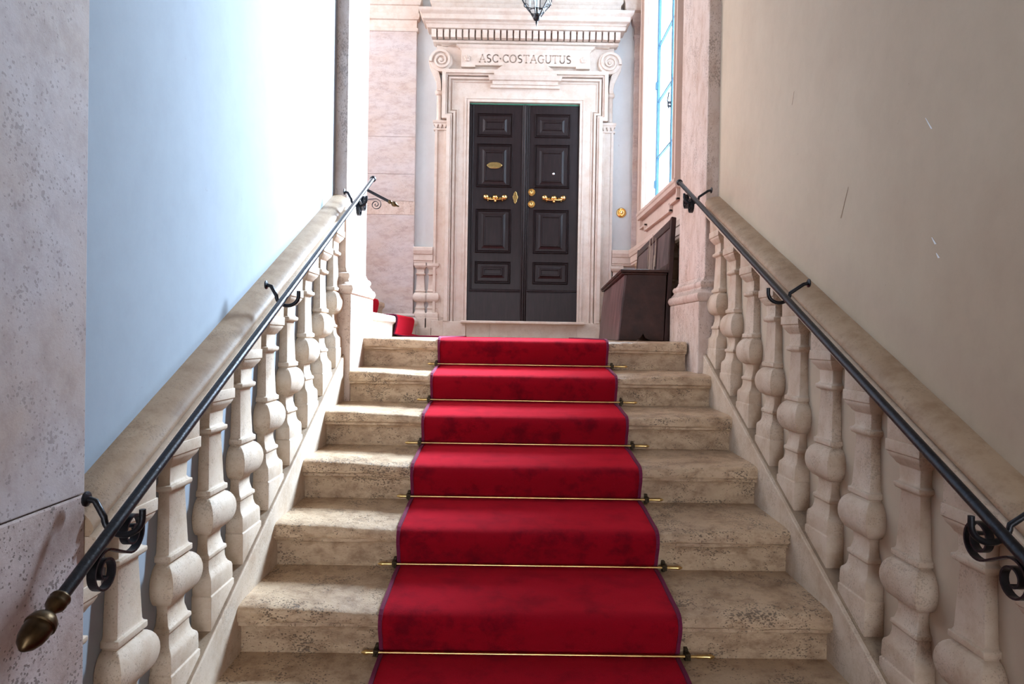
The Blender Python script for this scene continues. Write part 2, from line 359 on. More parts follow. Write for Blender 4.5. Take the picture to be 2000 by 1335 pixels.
# ------------------------------------------------------------------ pillars at the top of the flight
def pillar(sgn, wall, xped, xsh, yf, yb, label, zbase, extra=0.0):
    """sgn +1: pillar stands at the left and shows its face towards +x"""
    t = thing('stone_pillar', (wall, yf + .25, zbase), label, 'pillar')
    def L(z, p): return (z, min(wall - sgn * .06, xsh + sgn * p), max(wall - sgn * .06, xsh + sgn * p), yf + .025 - p, yb - .03 + p)
    dp = abs(xped - xsh)
    MB().stack([L(zbase, dp), L(.215, dp)]).build('pedestal', 'pillar', t, bevel=.006)
    a = [L(.215, dp - .002), L(.222, dp + .004)]
    a += [L(.222 + .045 * k / 6, dp + .004 + .008 * math.sin(PI * k / 6)) for k in range(1, 7)]
    a += [L(.270, dp - .004), L(.282, dp - .010), L(.284, dp - .014), L(.298, dp - .020)]
    a += [L(.298 + .036 * k / 6, dp - .020 + .008 * math.sin(PI * k / 6)) for k in range(1, 7)]
    a += [L(.336, .012), L(.350, .004), L(.362, .001)]
    MB().stack(a).build('base_moulding', 'pillar', t, smooth=True)
    MB().stack([L(.360, 0), L(ZC - .5, 0)]).build('shaft', 'pillar', t, bevel=.006)
    MB().stack([L(ZC - .5, .02), L(ZC - .45, .02), L(ZC - .38, .05), L(ZC - .2, .09), L(ZC, .10)]).build('capital', 'pillar', t)
    return t
pillar(1, -.985, -.862, -.902, 3.745, 4.33, 'bright white stone pillar at the top of the left balustrade', -.40)
pillar(-1, 1.22, 1.075, 1.118, 3.885, 4.54, 'pinkish travertine pillar at the top of the right balustrade beside the bench', -.22)

# foreground pilaster on the left
t = thing('foreground_pilaster', (-.95, 0, ZF), 'flat pitted stone pilaster at the near end of the left wall', 'pilaster')
MB().prism([(-1.2, ZF), (1.466, ZF), (1.466, -.354), (-1.2, -.354)], lambda u, v, d: (d, u, v), -.99, -.902).build('stone_block', 'front_lower', t, bevel=.004)
MB().prism([(-1.2, -.351), (1.466, -.351), (1.466, ZC - .02), (-1.2, ZC - .02)], lambda u, v, d: (d, u, v), -.99, -.903).build('stone_block', 'front_upper', t, bevel=.003)

# ------------------------------------------------------------------ red carpet runner on the main flight
CX0, CX1 = -.412, .588
runner = thing('carpet_runner', (.088, 2.8, ZF), 'red velvet stair carpet running down the middle of the main flight', 'carpet')
def carpet_path():
    P = [(6.60, LZ + .006), (5.2, LZ + .006), (NY(1) + .10, LZ + .004)]
    for i in range(1, 9):
        y, z = NY(i), NZ(i) - (.022 if i > 1 else .012)
        if i > 1: P += [(y + .26, z + .033), (y + .12, z + .018), (y + .06, z + .013)]
        P += [(y + .035, z + .011), (y + .012, z + .007), (y - .004, z - .003), (y - .012, z - .016), (y - .014, z - .032), (y - .011, z - .050)]
        zb = NZ(i + 1) - (.022) + .028 if i < 8 else ZF
        P += [(y + .005, z - .085), (y + .014, z - .12), (y + .022, zb + .030), (y + .026, zb + .013), (y + .010, zb + .008)] if i < 8 else [(y + .01, z - .12), (y + .0, ZF + .03), (y - .03, ZF + .008)]
    P += [(1.3, ZF + .007), (-2.5, ZF + .007)]
    return P
CP = carpet_path()
def smooth_path(P, k=3):
    out = []
    for a, b in zip(P[:-1], P[1:]):
        d = math.dist(a, b); n = max(1, min(8, int(d / .02)))
        out += [(a[0] + (b[0] - a[0]) * j / n, a[1] + (b[1] - a[1]) * j / n) for j in range(n)]
    return out + [P[-1]]
CPF = smooth_path(CP)
rows = []
for q, (y, z) in enumerate(CPF):
    r = []
    for j in range(41):
        x = CX0 + .006 + (CX1 - CX0 - .012) * j / 40
        e = .0022 * noise.noise((x * 7, y * 9, z * 9)) + .0012 * noise.noise((x * 22, y * 22, z * 22))
        r.append((x, y + e, z + abs(e)))
    rows.append(r)
MB().grid(rows).build('pile', 'velvet', runner, smooth=True, solid=.007)
for x in (CX0, CX1):
    m = MB(); m.sweep([(x, y, z + .003) for y, z in CPF], [(.0065, .0055), (.0065, -.004), (-.0065, -.004), (-.0065, .0055)], (1, 0, 0)); m.build('binding', 'binding', runner)

# stair rods
ordn = ['topmost step', 'second step from the top', 'third step from the top', 'fourth step from the top', 'fifth step from the top', 'sixth step, nearest to the viewer', 'seventh step, below the frame']
rx = [(-.478, .712), (-.492, .706), (-.500, .702), (-.480, .694), (-.492, .690), (-.478, .712)]
for i in range(1, 7):
    a, b = rx[i - 1]; y = NY(i) + .008; z = NZ(i + 1) + .028
    t = thing('stair_rod', (.1, y, z), 'brass rod holding the red carpet at the foot of the ' + ordn[i - 1].replace(', nearest to the viewer', ' nearest the viewer'), 'stair rod', 'brass carpet rods')
    MB().tube([(a + .03, y, z), (.1, y, z), (b - .03, y, z)], .0048, (0, 0, 1), 12).build('rod', 'brass_rod', t, smooth=True)
    for s, e in ((1, a), (-1, b)):
        MB().lathe([(.0015, 0), (.004, .004), (.0075, .012), (.0078, .020), (.0062, .024), (.0062, .058), (.0062, .062)], (e, y, z), (s, 0, 0), 14).build('rod_end', 'brass_rod', t, smooth=True)
        xb = (CX0 - .016) if s > 0 else (CX1 + .032)
        MB().box(xb - .009, xb + .009, y - .010, y + .020, z - .011, z + .011).lathe([(.011, -.004), (.013, 0), (.011, .004)], (xb, y, z), (1, 0, 0), 12).box(xb - .006, xb + .006, y + .012, y + .034, z - .022, z + .02).build('bracket', 'dark_bronze', t, bevel=.002)

# ------------------------------------------------------------------ iron handrails
def s_scroll(c1, c2, r0=.010, r1=.044, n=44):
    """planar S of two opposed spirals, in (a, h) coordinates"""
    P = []
    for k in range(n + 1):
        f = k / n; th = math.radians(470 - 590 * f); r = r0 + (r1 - r0) * f ** .8
        P.append((c1[0] + r * math.cos(th), c1[1] + r * math.sin(th)))
    mx, my = (c1[0] + c2[0]) / 2, (c1[1] + c2[1]) / 2
    Q = [(2 * mx - a, 2 * my - b) for a, b in P][::-1]
    return P + Q
def handrail(sgn, x, yb, yt, zfn, wallx, by, label, slope):
    t = thing('handrail', (x, (yb + yt) / 2, zfn((yb + yt) / 2)), label, 'handrail')
    MB().tube([(x, yb, zfn(yb)), (x, (yb + yt) / 2, zfn((yb + yt) / 2)), (x, yt, zfn(yt))], .0120, (1, 0, 0), 16).build('rail', 'iron', t, smooth=True)
    d = Vector((0, 1, slope)).normalized()
    MB().lathe([(.0125, -.012), (.017, -.008), (.0185, 0), (.018, .008), (.012, .017), (.004, .021)], (x, yt, zfn(yt)), d, 16).build('end_knob', 'iron', t, smooth=True)
    # acorn finial at the lower end
    MB().lathe([(.0130, -.004), (.0175, .000), (.0185, .004), (.0165, .009), (.0180, .013), (.0165, .021), (.0110, .028), (.0090, .034), (.0100, .038), (.0170, .042), (.0235, .050), (.0262, .058), (.0265, .063), (.0235, .065), (.0238, .076), (.0215, .089), (.0160, .101), (.0070, .110), (.0030, .113)],
               (x, yb, zfn(yb)), -d, 20).build('finial', 'bronze', t, smooth=True)
    for y, scroll in by:
        z = zfn(y)
        # arm: out of the coping, down and round under the rail
        P = [(wallx, y, z + .030)] + [(wallx + sgn * .010 * k, y, z + .030 - .002 * k) for k in (1, 2)]
        P += [(x - sgn * .040 * math.cos(math.radians(a)) , y, z - .008 - .036 * math.sin(math.radians(a))) for a in range(0, 181, 12)]
        P += [(x + sgn * .040, y, z + .010)]
        arm = MB().tube(P, .0068, (0, 1, 0), 10).build('bracket_arm', 'iron', t, smooth=True)
        MB().lathe([(.016, 0), (.016, .004), (.009, .007)], (wallx, y, z + .030), (sgn, 0, 0), 12).build('wall_rosette', 'iron', arm, smooth=True)
        if scroll:
            c1 = (y + .03 * scroll, zfn(y + .03 * scroll) - .054 - .006); c2 = (c1[0] - .100, zfn(c1[0] - .100) - .062)
            sc = s_scroll(c1, c2)
            MB().sweep([(x, a, h) for a, h in sc], [(.0085, .0022), (.0085, -.0022), (-.0085, -.0022), (-.0085, .0022)], (1, 0, 0)).build('scroll', 'iron', arm, smooth=True)
    return t
zl = lambda y: .888 + .505 * (y - 3.95)
zr = lambda y: .912 + .487 * (y - 4.0)
handrail(1, -.80, 1.233, 3.965, zl, -.879, [(1.43, 1), (2.47, 0), (3.61, 3.6)], 'black wrought iron handrail with bronze acorn end on the left side of the stairs', .505)
handrail(-1, .99, 1.20, 4.01, zr, 1.100, [(1.385, 1), (2.50, 0), (3.74, 3.6)], 'black wrought iron handrail with scroll brackets on the right side of the stairs', .487)

# ------------------------------------------------------------------ second flight, going up to the left
st2 = thing('upper_staircase', (-1.5, 5.7, LZ), 'white stone steps turning up to the left behind the left pillar', 'staircase')
for k in range(7):
    x = -.93 - .345 * k; z = LZ + .172 * (k + 1)
    m = MB(); prof = [(x - .42, z - .25), (x - .42, z), (x - .02, z), (x - .004, z - .006), (x + .002, z - .02), (x + .002, z - .05), (x - .006, z - .058), (x - .022, z - .075), (x - .026, z - .18), (x - .20, z - .18)]
    m.prism(prof, lambda u, v, d: (u, d, v), 4.42, 7.00).build('step', 'step' if k else 'surround', st2, smooth=True)
run2 = thing('carpet_runner', (-1.5, 6.1, LZ), 'bright red carpet on the short flight turning left behind the pillar', 'carpet')
P2 = [(-.412, LZ + .006), (-.86, LZ + .006), (-.90, LZ + .012)]
for k in range(7):
    x = -.93 - .345 * k; z = LZ + .172 * (k + 1)
    P2 += [(x - .010, z - .15), (x + .006, z - .08), (x + .014, z - .03), (x + .012, z - .008), (x + .002, z + .006), (x - .02, z + .009), (x - .30, z + .009), (x - .345 + .0, z + .02)]
P2 = smooth_path(P2)
MB().grid([[(x, 5.62 + .98 * j / 8, z) for j in range(9)] for x, z in P2]).build('pile', 'velvet', run2, smooth=True, solid=.006)
for y in (5.62, 6.60):
    MB().sweep([(x, y, z + .002) for x, z in P2], [(.006, .006), (.006, -.004), (-.006, -.004), (-.006, .006)], (0, 1, 0)).build('binding', 'binding', run2)
t = thing('upper_handrail', (-1.2, 4.50, .86), 'short end of a dark handrail with curl, poking out behind the left pillar', 'handrail')
z2 = lambda x: .872 - .50 * (x + .80)
MB().tube([(-.80, 4.50, z2(-.80)), (-1.8, 4.50, z2(-1.8)), (-3.0, 4.50, z2(-3.0))], .0095, (0, 1, 0), 12).build('rail', 'iron', t, smooth=True)
MB().lathe([(.0095, -.004), (.013, .002), (.014, .008), (.010, .016), (.008, .020), (.015, .028), (.018, .036), (.015, .048), (.007, .058), (.004, .074)], (-.80, 4.50, z2(-.80)), (1, 0, -.5), 14).build('finial', 'bronze', t, smooth=True)
sp = []
for k in range(50):
    f = k / 49; th = math.radians(90 - 700 * f); r = .034 * (1 - f) + .003
    sp.append((-.885 + r * math.cos(th), 4.50, .850 + r * math.sin(th)))
MB().sweep([(-1.0, 4.5, .865), (-.95, 4.5, .882)] + sp, [(.006, .0018), (.006, -.0018), (-.006, -.0018), (-.006, .0018)], (0, 1, 0)).build('scroll', 'iron', t, smooth=True)
MB().tube([(-1.15, 4.41, z2(-1.15) - .04), (-1.15, 4.46, z2(-1.15) - .05), (-1.15, 4.50, z2(-1.15) - .01)], .006, (1, 0, 0), 8).build('bracket_arm', 'iron', t, smooth=True)

# ------------------------------------------------------------------ far wall: door and its surround (drawing unit: 1/187 m on the far wall)
K = 1 / 187.0
FX = lambda u: u * K
FZ = lambda v: v * K
def W(u, v, d): return (FX(u), YB - d, FZ(v))
CU = 24.5                                              # axis of the door
surround = thing('door_surround', (FX(CU), YB, LZ), 'carved pale stone surround with inscription, volutes and dentil cornice framing the dark door', 'door surround')
def frame_path(d, top=510, ears=416, hw1=159.5, hw0=150, vb=27):
    R = [(hw0 - d, vb), (hw0 - d, ears + d), (hw1 - d, ears + d), (hw1 - d, top - d)]
    return [(CU - u, v) for u, v in R], [(CU + u, v) for u, v in R[::-1]]
def frame_band(d0, d1, depth, name='architrave_band', bev=.0015):
    def half(sg):
        o = frame_path(d0)[1]; i = frame_path(d1)[1]
        return o, i
    ol, orr = frame_path(d0); il, ir = frame_path(d1)
    poly = ol + orr + ir[::-1] + il[::-1]
    return MB().prism(poly, W, 0, depth).build(name, 'surround', surround, bevel=bev)
# base slab of the architrave (U shape)
o1, o2 = frame_path(0)
MB().prism(o1 + o2 + [(CU + 107, 27), (CU + 107, 452), (CU - 107, 452), (CU - 107, 27)], W, -.005, .052).build('architrave', 'surround', surround, bevel=.002)
frame_band(0, 7, .120); frame_band(7, 10, .100); frame_band(12, 16, .080, bev=.001); frame_band(19, 21, .064)
il = [(CU - 116, 27), (CU - 116, 461), (CU + 116, 461), (CU + 116, 27), (CU + 113, 27), (CU + 113, 458), (CU - 113, 458), (CU - 113, 27)]
MB().prism(il, W, .04, .060).build('architrave_band', 'surround', surround)
il = [(CU - 110, 27), (CU - 110, 455), (CU + 110, 455), (CU + 110, 27), (CU + 107, 27), (CU + 107, 452), (CU - 107, 452), (CU - 107, 27)]
MB().prism(il, W, .04, .058).build('architrave_band', 'surround', surround)
# reveal of the door opening is cut by side panels standing before the wall
# centre block stepping forward above the door
MB().stack([(FZ(v), FX(CU - h), FX(CU + h), YB - d, YB) for v, h, d in ((478, 67, .085), (483, 67, .085), (483.5, 63, .10), (490, 63, .105), (490.5, 68, .125), (498, 71, .145), (498.5, 60, .140), (507, 60, .145))]).build('centre_block', 'surround', surround, bevel=.002)
# plinth blocks and threshold riser
for s in (-1, 1):
    a, b = sorted((CU + s * 107.5, CU + s * 151)); MB().box(FX(a), FX(b), YB - .108, YB, LZ - .01, FZ(27)).build('plinth_block', 'surround', surround, bevel=.004)
    a, b = sorted((CU + s * 151.5, CU + s * 175)); MB().box(FX(a), FX(b), YB - .075, YB, LZ - .01, FZ(28)).build('plinth_block', 'surround', surround, bevel=.004)
    # slim side pilaster: shaft with sunk panel, capital, colonnette, bud and volute
    a, b = sorted((CU + s * 151, CU + s * 173))
    MB().box(FX(a), FX(b), YB - .045, YB, FZ(27), FZ(398)).build('pilaster_strip', 'surround', surround, bevel=.002)
    for q0, q1 in ((151, 156), (168, 173)):
        a, b = sorted((CU + s * q0, CU + s * q1)); MB().box(FX(a), FX(b), YB - .058, YB - .04, FZ(34), FZ(398)).build('pilaster_edge', 'surround', surround, bevel=.002)
    c = CU + s * 162.5
    capt = MB().stack([(FZ(v), FX(c - h), FX(c + h), YB - d, YB) for v, h, d in ((396, 13, .066), (399, 13, .066), (400, 10, .05), (404, 10, .05), (406, 13, .072), (408, 13, .072), (410, 14.5, .08), (414, 14.5, .08))]).build('capital', 'surround', surround)
    for q in (-8, 0, 8):
        MB().stack([(FZ(v), FX(c + q - h), FX(c + q + h), YB - d, YB - .04) for v, h, d in ((399, 1.2, .066), (402, 2.4, .074), (407, 2.6, .076))]).build('capital_leaf', 'surround', capt)
    MB().lathe([(.030, 0), (.034, .01), (.026, .02), (.026, FZ(48)), (.031, FZ(50)), (.026, FZ(52))], (FX(CU + s * 166), YB - .03, FZ(414)), (0, 0, 1), 12).build('colonnette', 'surround', surround, smooth=True)
    MB().lathe([(.026, 0), (.036, .008), (.044, .022), (.046, .036), (.040, .050), (.030, .060), (.034, .066), (.028, .072)], (FX(CU + s * 166), YB - .035, FZ(463)), (0, 0, 1), 10).build('bud', 'surround', surround, smooth=True)
    # volute: disc with raised spiral fillet and the swept tail
    cu, cv, R = CU + s * 162, 528, 21.5
    disc = [(cu + R * math.cos(2 * PI * k / 36), cv + R * math.sin(2 * PI * k / 36)) for k in range(36)]
    vol = MB().prism(disc, W, 0, .095).build('volute', 'surround', surround, bevel=.003)
    tail_o = [(-23, 8), (-24.5, -2), (-22, -14), (-15, -28), (-10, -40), (-8, -52), (-8, -58)]; tail_i = [(0, -58), (0, -48), (-1, -36), (-4, -24), (-10, -14), (-13, -4), (-12, 8)]
    tp = [(cu - s * (-1) * (u) * 1, cv + v) for u, v in tail_o + tail_i]
    tp = [(cu + (u if s < 0 else -u), cv + v) for u, v in tail_o + tail_i]
    MB().prism(tp, W, 0, .085).build('volute_tail', 'surround', surround, bevel=.003)
    sp = []
    for k in range(64):
        f = k / 63; th = math.radians(190 - 830 * f); r = 20.5 - 18 * f ** .85
        sp.append(W(cu + (r * math.cos(th)) * (1 if s < 0 else -1), cv + r * math.sin(th), .097))
    MB().sweep(sp, [(.016, .009), (.016, -.009), (-.004, -.013), (-.004, .013)], (0, -1, 0), scale=[1.3 - .6 * k / 63 for k in range(64)]).build('volute_spiral', 'surround', vol, smooth=True)
    MB().lathe([(.020, 0), (.018, .010), (.010, .016), (.002, .018)], W(cu, cv, .095), (0, -1, 0), 14).build('volute_eye', 'surround', vol, smooth=True)
MB().box(FX(CU - 107.5), FX(-37), YB - .085, YB, LZ - .01, FZ(24)).build('riser_stone', 'surround', surround, bevel=.0015)
MB().box(FX(-36.6), FX(CU + 107.5), YB - .085, YB, LZ - .01, FZ(24)).build('riser_stone', 'surround', surround, bevel=.0015)
# frieze
MB().box(FX(CU - 150), FX(CU + 150), YB - .050, YB, FZ(508), FZ(562)).build('frieze', 'surround', surround)
for s in (-1, 1):
    a, b = sorted((CU + s * 149.5, CU + s * 172)); MB().box(FX(a), FX(b), YB - .040, YB, FZ(508), FZ(562)).build('frieze_end', 'surround', surround, bevel=.002)
R = [(122, 552), (131, 555), (131, 559), (0, 559)]
edge = [(0, 504), (8, 505), (18, 507.5), (30, 508), (40, 504.5), (52, 504), (60, 503), (56, 508), (52, 515), (44, 520), (97, 519.5), (97, 516), (124, 516), (124, 546), (127, 552), (134, 556), (134, 560)]
poly = [(CU + u, v) for u, v in edge] + [(CU - u, v) for u, v in edge[::-1]][:-1]
MB().prism(poly, W, .04, .096).build('inscription_panel', 'surround', surround, bevel=.004)
MB().stack([(FZ(v), FX(CU - h), FX(CU + h), YB - d, YB) for v, h, d in ((552, 128, .100), (555, 132, .112), (557, 132, .112), (558, 160, .064), (562, 166, .068))]).build('panel_moulding', 'surround', surround)
# inscription
def stroke(m, pts, wd):
    for a, b in zip(pts[:-1], pts[1:]):
        dx, dy = b[0] - a[0], b[1] - a[1]; L = math.hypot(dx, dy) or 1; nx, ny = -dy / L * wd / 2, dx / L * wd / 2
        ex, ey = dx / L * wd * .3, dy / L * wd * .3
        m.prism([(a[0] + nx - ex, a[1] + ny - ey), (b[0] + nx + ex, b[1] + ny + ey), (b[0] - nx + ex, b[1] - ny + ey), (a[0] - nx - ex, a[1] - ny - ey)], W, .090, .0985)
def ell(cx, cy, rx_, ry, a0, a1, n=12): return [(cx + rx_ * math.cos(math.radians(a0 + (a1 - a0) * k / n)), cy + ry * math.sin(math.radians(a0 + (a1 - a0) * k / n))) for k in range(n + 1)]
G = {
 'A': (.72, [[(0, 0), (.36, 1)], [(.36, 1), (.72, 0)], [(.14, .36), (.58, .36)], [(-.07, 0), (.1, 0)], [(.62, 0), (.8, 0)]]),
 'S': (.50, [ell(.25, .745, .22, .255, 40, 262, 10) + ell(.25, .25, .24, .25, 84, -145, 10)]),
 'C': (.66, [ell(.40, .5, .38, .5, 48, 312, 14), [(.66, .98), (.66, .78)], [(.66, .2), (.66, .02)]]),
 'O': (.82, [ell(.41, .5, .40, .5, 0, 360, 18)]),
 'T': (.66, [[(.33, 0), (.33, 1)], [(0, 1), (.66, 1)], [(0, 1), (0, .86)], [(.66, 1), (.66, .86)], [(.22, 0), (.44, 0)]]),
 'G': (.74, [ell(.40, .5, .38, .5, 48, 312, 14), [(.68, .14), (.68, .46)], [(.56, .46), (.78, .46)]]),
 'U': (.68, [[(.06, 1), (.06, .3)] + ell(.34, .30, .28, .30, 180, 360, 8) + [(.62, 1)], [(-.04, 1), (.16, 1)], [(.52, 1), (.72, 1)]]),
 '.': (.20, [[(.06, .45), (.16, .55)], [(.06, .55), (.16, .45)]]),
}
text = 'ASC.COSTAGUTUS'; h = 14.5; gap = .235
total = sum(G[c][0] for c in text) + gap * (len(text) - 1)
u0, u1 = -64.0, 111.0; sc = (u1 - u0) / (total * h); x = u0
for c in text:
    wd, strokes = G[c]; m = MB()
    for pl in strokes: stroke(m, [(x + p[0] * h * sc, 525.5 + p[1] * h) for p in pl], 1.9)
    m.build('carved_letter', 'letter', surround); x += (wd + gap) * h * sc
for uu in (CU - 112, CU + 111):
    m = MB()
    for k in range(5):
        a = 2 * PI * k / 5 + .3; m.lathe([(.002, 0), (.018, .004), (.014, .012), (.003, .016)], W(uu + 3.4 * math.cos(a), 532 + 3.4 * math.sin(a), .096), (0, -1, 0), 8)
    m.lathe([(.010, 0), (.008, .016), (.002, .02)], W(uu, 532, .096), (0, -1, 0), 8); m.build('rosette', 'surround', surround, smooth=True)
# cornice
MB().stack([(FZ(v), FX(CU - h), FX(CU + h), YB - d, YB) for v, h, d in ((560, 174, .07), (562, 178, .10), (566, 179, .10), (567, 172, .08), (583, 172, .08), (584, 188, .17), (588, 190, .18))]).build('dentil_bed', 'surround', surround)
d0 = None
for k in range(30):
    u = CU - 181 + 12.12 * k + 5.2
    if d0 is None: d0 = MB().box(-4.6 * K, 4.6 * K, -.075, 0, -7.5 * K, 7.7 * K).build('dentil', 'surround', surround, bevel=.002); b = d0
    else: b = dup(d0, parent=surround)
    b.matrix_parent_inverse = surround.matrix_basis.inverted(); b.location = (FX(u), YB - .079, FZ(575.2))
st = [(587, 188, .175), (590, 190, .185), (591, 186, .18), (592, 190, .19)]
st += [(592 + 3 * math.sin(k * PI / 2 / 6) * 1.0, 190 + 5 * (1 - math.cos(k * PI / 2 / 6)), .19 + .03 * (1 - math.cos(k * PI / 2 / 6))) for k in range(1, 7)]
st += [(596, 196, .235), (604, 196.5, .238), (605, 198, .245)] + [(605 + 5.5 * k / 6, 198 + 4 * math.sin(k / 6 * PI / 2), .245 + .03 * math.sin(k / 6 * PI / 2)) for k in range(1, 7)] + [(613.5, 202.5, .278)]
MB().stack([(FZ(v), FX(CU - h), FX(CU + h), YB - d, YB) for v, h, d in st]).build('cornice', 'surround', surround)
MB().stack([(FZ(v), FX(CU - h), FX(CU + h), YB - d, YB) for v, h, d in ((613, 184, .15), (618, 184, .15), (620, 181, .135), (634, 181, .135), (636, 183, .145), (639, 185, .155), (644, 185, .155))]).build('blocking_course', 'surround', surround, bevel=.003)
# carved crest above the cornice
m = MB()
for s in (-1, 1):
    m.lathe([(.01, -.02), (.075, 0), (.10, .03), (.075, .06), (.02, .075)], W(CU + s * 34, 652, .05), (0, -1, .1), 14)
    m.lathe([(.01, -.02), (.05, 0), (.06, .02), (.04, .05), (.01, .06)], W(CU + s * 54, 650, .06), (0, -1, .2), 12)
    m.lathe([(.01, 0), (.05, .01), (.05, .04), (.02, .05)], W(CU + s * 74, 662, .04), (0, -1, .1), 12)
m.build('crest_scroll', 'surround', surround, smooth=True)
m = MB()
for k in range(9):
    a = math.radians(20 + 17.5 * k); c = W(CU, 652, .08)
    m.tube([c, (c[0] + .10 * math.cos(a), c[1] - .01, c[2] + .12 * math.sin(a)), (c[0] + .20 * math.cos(a), c[1] + .02, c[2] + .24 * math.sin(a))], .02, (0, 1, 0), 8, scale=[.4, .9, 1.2])
m.build('crest_shell', 'surround', surround, smooth=True)

# threshold slab
thr = MB().stack([(FZ(23.2), FX(-91), FX(142), YB - .155, YB), (FZ(24.5), FX(-93), FX(144.5), YB - .168, YB), (FZ(27.5), FX(-93), FX(144.5), YB - .168, YB), (FZ(28.8), FX(-91.5), FX(143), YB - .16, YB)]).build('threshold_slab', 'surround')
tag(thr, 'thin pale marble sill slab under the dark double door', 'threshold')

# door (leaves sit in a shallow recess formed by the surround's thickness)
door = thing('door_1', (FX(26), YB, FZ(28)), 'tall dark wooden double door with square raised panels and brass fittings', 'door', kind='structure')
DZ0, DZ1 = 28.8, 452
MB().box(FX(-82.5), FX(131.5), YB - .014, YB - .001, FZ(449.5), FZ(452)).build('seal_strip', 'green', door)
def leaf(u0, u1, pu0, pu1, fu0, fu1, sg):
    lf = MB().box(FX(u0), FX(u1), YB - .020, YB - .002, FZ(DZ0), FZ(449)).build('door_leaf', 'wood', door, bevel=.001)
    dy = 0 if sg < 0 else 1.0
    rows = [(432.5, 386, 416.5, 401), (373.5, 288.5, 357.5, 301), (247, 161, 233.5, 175.5), (145, 101.5, 131, 118)]
    for (t0, b0, t1, b1) in rows:
        for k, (ins, dep) in enumerate(((0, .030), (3.2, .024))):
            o = [(pu0 + ins, b0 + ins), (pu1 - ins, b0 + ins), (pu1 - ins, t0 - ins), (pu0 + ins, t0 - ins)]
            w_ = 2.6
            for (a, b, c, d_) in ((pu0 + ins, pu1 - ins, b0 + ins, b0 + ins + w_), (pu0 + ins, pu1 - ins, t0 - ins - w_, t0 - ins)):
                pass
            ring = o + [(pu0 + ins, b0 + ins)] + [(pu0 + ins + w_, b0 + ins + w_), (pu0 + ins + w_, t0 - ins - w_), (pu1 - ins - w_, t0 - ins - w_), (pu1 - ins - w_, b0 + ins + w_), (pu0 + ins + w_, b0 + ins + w_)]
            m = MB()
            A = [W(u, v, .018) for u, v in o]; 
            i1 = [(pu0 + ins + w_ * .5, b0 + ins + w_ * .5), (pu1 - ins - w_ * .5, b0 + ins + w_ * .5), (pu1 - ins - w_ * .5, t0 - ins - w_ * .5), (pu0 + ins + w_ * .5, t0 - ins - w_ * .5)]
            i2 = [(pu0 + ins + w_, b0 + ins + w_), (pu1 - ins - w_, b0 + ins + w_), (pu1 - ins - w_, t0 - ins - w_), (pu0 + ins + w_, t0 - ins - w_)]
            vs = [W(u, v, .019) for u, v in o] + [W(u, v, dep + .004) for u, v in i1] + [W(u, v, .019) for u, v in i2]
            fs = [(j, (j + 1) % 4, 4 + (j + 1) % 4, 4 + j) for j in range(4)] + [(4 + j, 4 + (j + 1) % 4, 8 + (j + 1) % 4, 8 + j) for j in range(4)]
            m.add(vs, fs).build('panel_moulding', 'wood', lf)
        # raised field, bevelled up to a flat centre with its own bead
        m = MB(); g = 1.6
        o = [(fu0 - 4.5, b1 - 4.5), (fu1 + 4.5, b1 - 4.5), (fu1 + 4.5, t1 + 4.5), (fu0 - 4.5, t1 + 4.5)]
        rings = [[(fu0 - q, b1 - q), (fu1 + q, b1 - q), (fu1 + q, t1 + q), (fu0 - q, t1 + q)] for q in (5.5, 1.2, 0.0, -1.6, -2.6)]
        dep = [.0195, .028, .038, .038, .030]
        vs = [W(u, v, d) for r, d in zip(rings, dep) for u, v in r]
        fs = [(4 * a + j, 4 * a + (j + 1) % 4, 4 * a + 4 + (j + 1) % 4, 4 * a + 4 + j) for a in range(4) for j in range(4)] + [(16, 17, 18, 19)]
        m.add(vs, fs).build('raised_panel', 'wood', lf)
    MB().stack([(FZ(v), FX(u0 + 1), FX(u1 - 1), YB - d, YB - .015) for v, d in ((DZ0 + .5, .034), (84, .034), (86.5, .030), (87.5, .038), (90, .036), (91, .024))]).build('kick_board', 'wood', lf, bevel=.001)
    return lf
l1 = leaf(-79.8, 22.0, -68, 2, -51, -15, -1)
l2 = leaf(32.0, 134.0, 44.5, 114, 60, 97, 1)
MB().box(FX(-82), FX(-78), YB - .032, YB - .004, FZ(DZ0), FZ(449)).build('edge_bead', 'wood', door, bevel=.002)
MB().box(FX(130), FX(133.2), YB - .032, YB - .004, FZ(DZ0), FZ(449)).build('edge_bead', 'wood', door, bevel=.002)
MB().tube([W(-75, DZ0 + 62, .020), W(-75, 250, .020), W(-75, 447, .020)], .008, (1, 0, 0), 10).build('edge_bead', 'wood', door, smooth=True)
for u, r, d in ((22.5, .009, .028), (26.2, .013, .034), (30.2, .010, .030), (33.5, .007, .026)):
    MB().tube([W(u, DZ0, d), W(u, 250, d), W(u, 448, d)], r, (1, 0, 0), 12).build('meeting_bead', 'wood', door, smooth=True)
